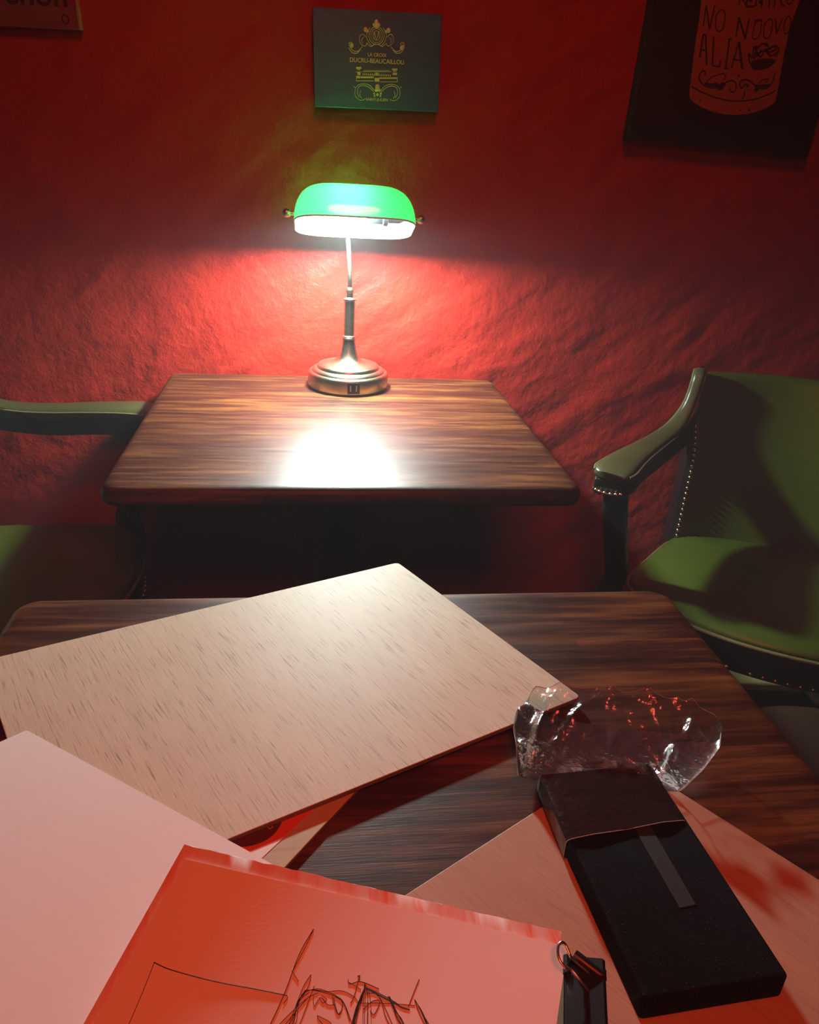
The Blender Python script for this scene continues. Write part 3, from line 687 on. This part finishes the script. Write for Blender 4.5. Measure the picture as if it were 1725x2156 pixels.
# flyer
zf = .7538
fa = atz(669, 1696, zf); fb = atz(540, 1817, zf); fd = (fb - fa).normalized()
PF = rect_from(fa - fd * .09, fb + fd * .001, .10, Vector((-1, .8, 0)))
fly = thing('printed_flyer', tuple((PF[0] + PF[2]) / 2), 'orange printed flyer with a dark brown circle, mostly hidden under the largest plywood board', 'flyer')
G().prism([(p.x, p.y) for p in PF], z3 + .0001, zf).make('sheet', PAPER, fly)
la = atz(594.5, 1767, zf); lb = atz(515, 1799, zf); ld = (la - lb).normalized()
def clip_half(poly, p0, n_):
    out = []
    for i in range(len(poly)):
        a_, b_ = poly[i], poly[(i + 1) % len(poly)]; da = (a_ - p0).dot(n_); db = (b_ - p0).dot(n_)
        if da >= 0: out.append(a_)
        if (da >= 0) != (db >= 0): out.append(a_ + (b_ - a_) * (da / (da - db)))
    return out
nrm_ = Vector((-ld.y, ld.x, 0)); nrm_ = nrm_ if nrm_.y > 0 else -nrm_
PO = clip_half([Vector((p.x, p.y, 0)) for p in PF], Vector((la.x, la.y, 0)), nrm_)
G().prism([(p.x, p.y) for p in PO], zf, zf + .00008).make('orange_print', ORANGEPRINT, fly)
c0 = atz(520, 1722, zf); e0 = atz(553, 1773, zf); rr = (e0 - c0).length
CIR = clip_half([Vector((c0.x + rr * math.cos(R(a)), c0.y + rr * math.sin(R(a)), 0)) for a in range(0, 360, 8)], Vector((la.x, la.y, 0)), nrm_)
G().prism([(p.x, p.y) for p in CIR], zf + .00008, zf + .00016).make('brown_circle', BROWNPRINT, fly)
G().tube(catmull([tuple(atz(a, b, zf + .0003)) for a, b in ((564, 1741), (567, 1744), (571, 1744), (574, 1741), (572, 1737))], 5), .00028, 5).make('pink_squiggle', PINKPRINT, fly)
# big plywood board
zb = .7583
bR = atz(1224, 1467, zb); bT = atz(838, 1184, zb); bB = atz(478, 1768, zb)
ex = (bR - bT); ex.z = 0; dl = (bB - bR); dl.z = 0; dl.normalize(); L_ = .42
t_dir = (atz(0, 1382, zb) - bT); t_dir.z = 0; t_dir.normalize()
corner = [bT, bR, bR + dl * L_, bT + t_dir * L_]
def round_poly(P, r, n=5):
    out = []
    for i in range(len(P)):
        p0, p1, p2 = P[i - 1], P[i], P[(i + 1) % len(P)]; a_ = (p0 - p1).normalized(); b_ = (p2 - p1).normalized()
        for k in range(n + 1):
            t_ = k / n; s0 = p1 + a_ * r; s1 = p1 + b_ * r; out.append((s0 * (1 - t_) ** 2 + p1 * 2 * t_ * (1 - t_) + s1 * t_ ** 2))
    return out
slab_thing('plywood_board', round_poly([Vector((p.x, p.y, 0)) for p in corner], .006), .7544, zb, [PLY, PLYEDGE], 'largest pale plywood drawing board, lying across the near table with the lamp glow on it', 'board')
# second plywood board under the black foam block
z2 = .7541
c_ap = atz(1310, 1590, z2); c_l = atz(835, 1896, z2); c_r = atz(1725, 1852, z2)
dl2 = (c_l - c_ap); dl2.z = 0; dl2.normalize(); dr2 = (c_r - c_ap); dr2.z = 0; dr2.normalize()
P2 = [c_ap, c_ap + dr2 * .30, c_ap + dr2 * .30 + dl2 * .27, c_ap + dl2 * .27]
slab_thing('plywood_board', round_poly([Vector((p.x, p.y, 0)) for p in P2], .005), ZT, z2, [PLY2, PLYEDGE], 'reddish plywood board lying under the black foam block at lower right', 'board')
# white sheet at the left
zw = .7588
wc = atz(56, 1537, zw); wr = atz(562, 1813, zw); wl = atz(0, 1562, zw)
d1 = (wr - wc); d1.z = 0; d1.normalize(); d2 = (wl - wc); d2.z = 0; d2.normalize()
Pw = round_poly([Vector((p.x, p.y, 0)) for p in [wc, wc + d1 * .30, wc + d1 * .30 + d2 * .20, wc + d2 * .20]], .003, 3)
slab_thing('paper_sheet', Pw, zb + .0001, zw, [PAPER], 'blank sheet of white paper lying on the largest board, glowing pink at the left', 'paper', bevel=0)

# ------------------------------------------------------------------ curled sketch sheets
TLp = atz(388, 1778, .793); TRp = atz(1183, 1962, .793)
e1 = (TRp - TLp); e1.z = 0; Wp = e1.length; e1.normalize(); e2 = Vector((e1.y, -e1.x, 0)); e2 = e2 if e2.y < 0 else -e2
def pad_z(s_, t_):
    """height over the table top: s_ metres along the top edge, t_ metres towards the viewer"""
    k = min(1, max(0, s_ / Wp)); sm = k * k * (3 - 2 * k)
    sl = math.tan(R(15.5)) * (1 - sm) + math.tan(R(3.5)) * sm
    lift = .793 - sl * max(0, t_) + .0 * sm
    return max(.7535, lift)
skew = -.030
def sheet(name, s0, s1, t0, t1, lift, mat, label, cat, ragged=0, ns=40, nt=26):
    vs = []; th = .0003 if ragged else .0006
    for lay in (0, 1):
        for j in range(nt + 1):
            for i in range(ns + 1):
                s_ = s0 + (s1 - s0) * i / ns; t_ = t0 + (t1 - t0) * j / nt
                if ragged and j == 0: t_ += random.uniform(-1, 1) * ragged
                p = TLp + e1 * (s_ + skew * t_ * 3) + e2 * t_; vs.append(Vector((p.x, p.y, pad_z(s_, t_) + lift - (th if lay == 0 else 0))))
    n1 = (ns + 1) * (nt + 1); fs = []
    for j in range(nt):
        for i in range(ns):
            a = j * (ns + 1) + i; fs.append((a, a + 1, a + ns + 2, a + ns + 1)); fs.append((n1 + a, n1 + a + ns + 1, n1 + a + ns + 2, n1 + a + 1))
    per = [i for i in range(ns + 1)] + [j * (ns + 1) + ns for j in range(1, nt + 1)] + [nt * (ns + 1) + i for i in range(ns - 1, -1, -1)] + [j * (ns + 1) for j in range(nt - 1, 0, -1)]
    for a, b in zip(per, per[1:] + per[:1]): fs.append((a, b, n1 + b, n1 + a))
    o = obj(name, vs, fs, mat, smooth=True, origin=(TLp.x + .1, TLp.y - .1, .7502)); tag(o, label, cat); return o
sheet('paper_sheet', 0, Wp, 0, .20, 0, STAINED, 'stained sheet of paper with a ragged top edge, lying just under the pen sketch', 'paper', ragged=.0004)
sk = sheet('sketch_sheet', .0055, Wp + .004, .0085, .215, .0012, PAPER, 'sheet of paper with a loose black pen sketch, clipped at its right edge', 'drawing')
def on_sheet(u, v_, up=.0013):
    z = .78
    for _ in range(30):
        p = atz(u, v_, z); q = p - TLp; t_ = Vector((q.x, q.y, 0)).dot(e2); s_ = Vector((q.x, q.y, 0)).dot(e1) - skew * t_ * 3
        z = z * .5 + .5 * (pad_z(s_, t_) + up)
    return atz(u, v_, z)
g = G(); 
def pen(pts, r=.00020, n=5, jit=0):
    q = catmull([(a + random.uniform(-jit, jit), b + random.uniform(-jit, jit), 0) for a, b in pts], n) if len(pts) > 2 else [Vector((*pts[0], 0)), Vector(((pts[0][0] + pts[1][0]) / 2, (pts[0][1] + pts[1][1]) / 2, 0)), Vector((*pts[1], 0))]
    g.tube([on_sheet(p.x, p.y) for p in q], r, 4)
pen([(325, 2027), (300, 2090), (270, 2160)]); pen([(324, 2026), (360, 2042), (450, 2066), (540, 2083), (604, 2096)], .00026); pen([(604, 2096), (606, 2101), (597, 2113)], .00018)
pen([(660, 1957), (630, 2010), (600, 2090), (568, 2160)], .00026); pen([(661, 1956), (645, 1990), (616, 2046)], .0002); pen([(615, 2044), (629, 2066)], .00015)
pen([(655, 2052), (640, 2075), (630, 2100), (605, 2165)]); pen([(655, 2052), (652, 2070), (640, 2095)]); pen([(662, 2076), (655, 2095), (628, 2165)])
for k in range(5): pen([(645 + k, 2086), (632 - k, 2108), (610 + 3 * k, 2150), (600 + 3 * k, 2165)], .00017, jit=3)
pen([(585, 2160), (620, 2125), (650, 2100), (670, 2090)], .00015); pen([(598, 2160), (640, 2110), (655, 2095)], .00015)
for k in range(4): pen([(636, 2102 - 2 * k), (645, 2086 - k), (670, 2082 + k), (700, 2092 + 2 * k), (725, 2108 + 2 * k), (738, 2150)], .00015, jit=2.5)
pen([(690, 2088), (720, 2086), (745, 2098), (755, 2112)], .00014); pen([(660, 2095), (662, 2118), (675, 2100), (690, 2115), (705, 2115)], .00016)
pen([(672, 2100), (680, 2112), (688, 2104), (678, 2096)], .00015); pen([(700, 2098), (705, 2120), (712, 2135), (720, 2125), (720, 2108), (705, 2095)], .00022); pen([(703, 2100), (710, 2130), (716, 2136), (722, 2118)], .0002)
pen([(668, 2138), (695, 2152), (700, 2165)], .00016); pen([(668, 2138), (672, 2148), (690, 2165)], .00016)
pen([(733, 2062), (737, 2072), (760, 2067), (798, 2082)], .0002); pen([(735, 2068), (755, 2080), (760, 2083)], .00014); pen([(753, 2055), (756, 2060), (745, 2100), (738, 2112)], .0002); pen([(753, 2056), (758, 2054), (757, 2066)], .00018)
for k in range(10): pen([(769 + random.uniform(-1, 2), 2070 + k * 2), (762 + random.uniform(-3, 2), 2100), (752 + random.uniform(-5, 4), 2130), (742 + random.uniform(-5, 6), 2165)], .00026)
for k in range(5): pen([(770 + k, 2078), (768 + k * 3, 2110), (762 + k * 5, 2165)], .00016, jit=3)
for k in range(4): pen([(770, 2078 + k), (800, 2092 + k * 2), (830, 2110 + k), (845, 2121), (862, 2126)], .0002, jit=1.5)
pen([(772, 2092), (790, 2092), (803, 2108), (812, 2140), (825, 2165)], .0002); pen([(800, 2100), (815, 2130), (830, 2165)], .00016)
for k in range(5): pen([(818 + k, 2098), (828 + k, 2125), (838 + k * 2, 2145), (850 + k, 2165)], .0002, jit=2)
pen([(765, 2125), (785, 2108), (800, 2108), (792, 2130), (786, 2136), (780, 2128)], .0002); pen([(755, 2112), (800, 2112), (840, 2114), (874, 2117)], .00014)
pen([(883, 2062), (876, 2078), (860, 2120)], .00022); pen([(873, 2104), (880, 2125), (898, 2165)], .0002); pen([(873, 2104), (885, 2125), (903, 2165)], .0002)
for k in range(3): pen([(876, 2108), (888 + k, 2132), (902 + k * 2, 2165)], .00018, jit=2)
g.make('pen_drawing', INK, sk, label='black pen scribble')

# ------------------------------------------------------------------ binder clip on the sheet's right edge
zc = .7905
cA = atz(1196, 2028, zc); cB = atz(1196, 2150, zc); cd_ = (cB - cA); cd_.z = 0; cd_.normalize(); cn = Vector((-cd_.y, cd_.x, 0)); cn = cn if cn.x > 0 else -cn
clip = thing('binder_clip', tuple((cA + cB) / 2 + Vector((0, 0, -.01))), 'black binder clip with steel handles gripping the right edge of the pen sketch', 'clip')
Lc = .050; dpt = .019
g = G(); rings = []
for k in (0, 1):
    o_ = cA + cd_ * (Lc * k - .002) - cn * .002
    # triangular spring body: lips at the sheet, flat spine outside
    sec = [(0, .0022), (.001, .0030), (dpt, .0065), (dpt + .0016, .0052), (dpt + .0016, -.0092), (dpt, -.0105), (.001, -.0016), (0, -.0008), (0.0015, -.0005), (dpt - .001, -.0088), (dpt - .001, .0048), (.0015, .0018)]
    rings.append([o_ + cn * a + Vector((0, 0, b)) for a, b in sec])
g.loft(rings, caps=True); g.make('spring_body', BLACKPLASTIC, clip)
for k in (0.12, 0.88):
    o_ = cA + cd_ * (Lc * k - .002)
    G().tube([o_ - cd_ * .005 - cn * .001 + Vector((0, 0, .0036)), o_ + cd_ * .005 - cn * .001 + Vector((0, 0, .0036))], .0020, 10).make('rolled_lip', BLACKPLASTIC, clip, smooth=True)
def wire(pts, name='wire_handle'): G().tube(catmull(pts, 8), .0008, 8).make(name, CHROME, clip, smooth=True, label='bright steel wire handle')
m_ = cA + cd_ * .014
wp = [atz(1264, 2118, zc - .001), atz(1225, 2068, zc + .007), atz(1204, 2042, zc + .010), atz(1190, 2037, zc + .011), atz(1177, 2018, zc + .013), atz(1175, 1994, zc + .014), atz(1183, 1984, zc + .0145), atz(1191, 1990, zc + .013), atz(1200, 2010, zc + .011), atz(1207, 2020, zc + .009), atz(1245, 2053, zc + .004), atz(1268, 2068, zc)]
wire([tuple(p) for p in wp])
G().tube([tuple(atz(1209, 2012, zc + .006)), tuple(atz(1262, 2052, zc + .0045)), tuple(atz(1270, 2056, zc + .004))], [.0032, .003, .0028], 10).make('rolled_lip', BLACKPLASTIC, clip, smooth=True)
G().tube([tuple(atz(1267, 2042, zc + .0025)), tuple(atz(1268, 2064, zc + .001))], .0024, 10).make('rolled_lip', BLACKPLASTIC, clip, smooth=True)

# ------------------------------------------------------------------ black foam block in a clear plastic sleeve
zt = .7720; zl = z2 + .0003
B = {k: atz(*v_, zt) for k, v_ in dict(nl=(1357, 2096), nr=(1666, 2064), fl=(1133, 1626), fr=(1373, 1610)).items()}
ax = ((B['fl'] + B['fr']) / 2 - (B['nl'] + B['nr']) / 2); Lb = ax.length; ax.normalize(); bx = Vector((ax.y, -ax.x, 0)); Wb = ((B['nr'] - B['nl']).length + (B['fr'] - B['fl']).length) / 4
cB_ = (B['nl'] + B['nr'] + B['fl'] + B['fr']) / 4
P = [cB_ - ax * Lb / 2 - bx * Wb, cB_ - ax * Lb / 2 + bx * Wb, cB_ + ax * Lb / 2 + bx * Wb, cB_ + ax * Lb / 2 - bx * Wb]
foam = thing('foam_block', (cB_.x, cB_.y, zl), 'flat black foam block lying on the reddish board, its far end inside the clear sleeve', 'block')
P = round_poly([Vector((p.x, p.y, 0)) for p in P], .003, 3)
G().prism([(p.x, p.y) for p in P], zl, zt).make('block', FOAM, foam, bevel=.0018, seg=3)
s0, s1, s2, s3 = [atz(a, b, zt + .0002) for a, b in ((1333, 1738), (1368, 1735), (1466, 1905), (1432, 1912))]
G().prism([(p.x, p.y) for p in (s0, s1, s2, s3)], zt - .0004, zt + .0004).make('strip', STRIP, foam, bevel=.0002, label='dull grey strip along the top')
# sleeve rings: left px, right px, height of the top, how boxy
RG = [((1190, 1772), (1446, 1728), .7735, 1), ((1171, 1722), (1420, 1688), .7733, 1), ((1150, 1674), (1398, 1648), .7734, 1), ((1131, 1634), (1380, 1614), .7735, 1), ((1108, 1632), (1402, 1640), .771, .7),
      ((1090, 1640), (1432, 1672), .769, .35), ((1084, 1598), (1478, 1632), .775, .1), ((1079, 1560), (1509, 1590), .781, 0), ((1086, 1533), (1513, 1572), .786, 0), ((1108, 1504), (1497, 1556), .790, 0)]
nr = 96; rings = []
NK = 5
def lerp(a, b, t): return a + (b - a) * t
keys = []
for i, (l_, r_, ztop, bxy) in enumerate(RG):
    keys.append((atz(*l_, .757 if bxy < .8 else zt), atz(*r_, .757 if bxy < .8 else zt), ztop, bxy))
for i in range(len(keys) - 1):
    for k in range(NK if i < len(keys) - 2 else NK + 1):
        t_ = k / NK; a, b = keys[i], keys[i + 1]
        l_ = lerp(a[0], b[0], t_); r_ = lerp(a[1], b[1], t_); ztop = lerp(a[2], b[2], t_); bxy = lerp(a[3], b[3], t_)
        mid = (l_ + r_) / 2; hw = (r_ - l_) / 2; hw.z = 0; zlow = .7545 if bxy < .5 else .7546
        if bxy > .8: hw = hw.normalized() * (Wb + .0008)
        zc_ = (ztop + zlow) / 2; hz = (ztop - zlow) / 2; ex_ = lerp(1.0, .22, bxy); row = []
        gi = (i + t_) / (len(keys) - 1)
        for j in range(nr):
            th = 2 * math.pi * j / nr; ca, sa = math.cos(th), math.sin(th)
            p = Vector((mid.x, mid.y, zc_)) + hw * math.copysign(abs(ca) ** ex_, ca) + Vector((0, 0, hz * math.copysign(abs(sa) ** ex_, sa)))
            amp = (1 - bxy)
            rx_, ry_ = (p - cB_).dot(bx), (p - cB_).dot(ax); q = Vector((rx_ * 44 + ry_ * 18, ry_ * 13, 3.0 if sa > 0 else 9.0))
            rdg = (1 - abs(noise.noise(q)) * 2.4); r2 = (1 - abs(noise.noise(q * 2.3 + Vector((4, 4, 4)))) * 2.4)
            d_z = amp * (.0065 * rdg + .0016 * r2) * (.7 if sa > 0 else .0) + (1 - amp) * .0012 * max(0, rdg) * (1 if sa > 0 else 0)
            p.z += d_z
            fold = 0.0
            if gi > .33 and sa > -.2:
                uu = .5 + .5 * ca; g2_ = (gi - .33) / .67
                for a0_, a1_, am, wf in ((.98, .62, .010, .05), (.80, .86, .007, .04), (.05, .16, .010, .05), (.30, .30, .004, .03), (.98, .78, .006, .04), (.55, .45, .005, .035), (.02, .42, .006, .04)):
                    fold += am * max(0, 1 - abs(uu - lerp(a0_, a1_, g2_)) / wf) * math.sin(min(1, g2_ * 1.3) * math.pi * .75)
            p.z += fold
            if amp > 0.3:
                p += ax * (noise.noise(Vector((th * 1.7, gi * 4, 2))) * .007 * amp * gi)
            if p.z < .7508: p.z = .7508
            row.append(p)
        rings.append(row)
g = G().loft(rings, caps=False)
bag = g.make('plastic_sleeve', FILM, origin=(keys[6][0] + keys[6][1]) / 2, smooth=True, subdiv=1)
edge = [p for p in rings[-1]]
G().tube(edge[2:nr // 2 + 1], .00028, 5).make('torn_edge', FILM_EDGE, bag, smooth=True)
for jj, ia, ib in ((0, 16, len(rings) - 1), (nr // 2, 15, len(rings) - 1)):
    G().tube([r_[jj] for r_ in rings[ia:ib]], .00026, 5).make('side_seam', FILM_EDGE, bag, smooth=True)
G().tube([p for p in rings[0]], .00025, 5, closed=True).make('mouth_edge', FILM_EDGE, bag, smooth=True)
tag(bag, 'crumpled clear plastic sleeve pulled over the far end of the black foam block', 'plastic sleeve')
# gathered knot of film at the sleeve's left corner
for o in list(bpy.data.objects):
    for k in ('_w', '_local'):
        if k in o: del o[k]
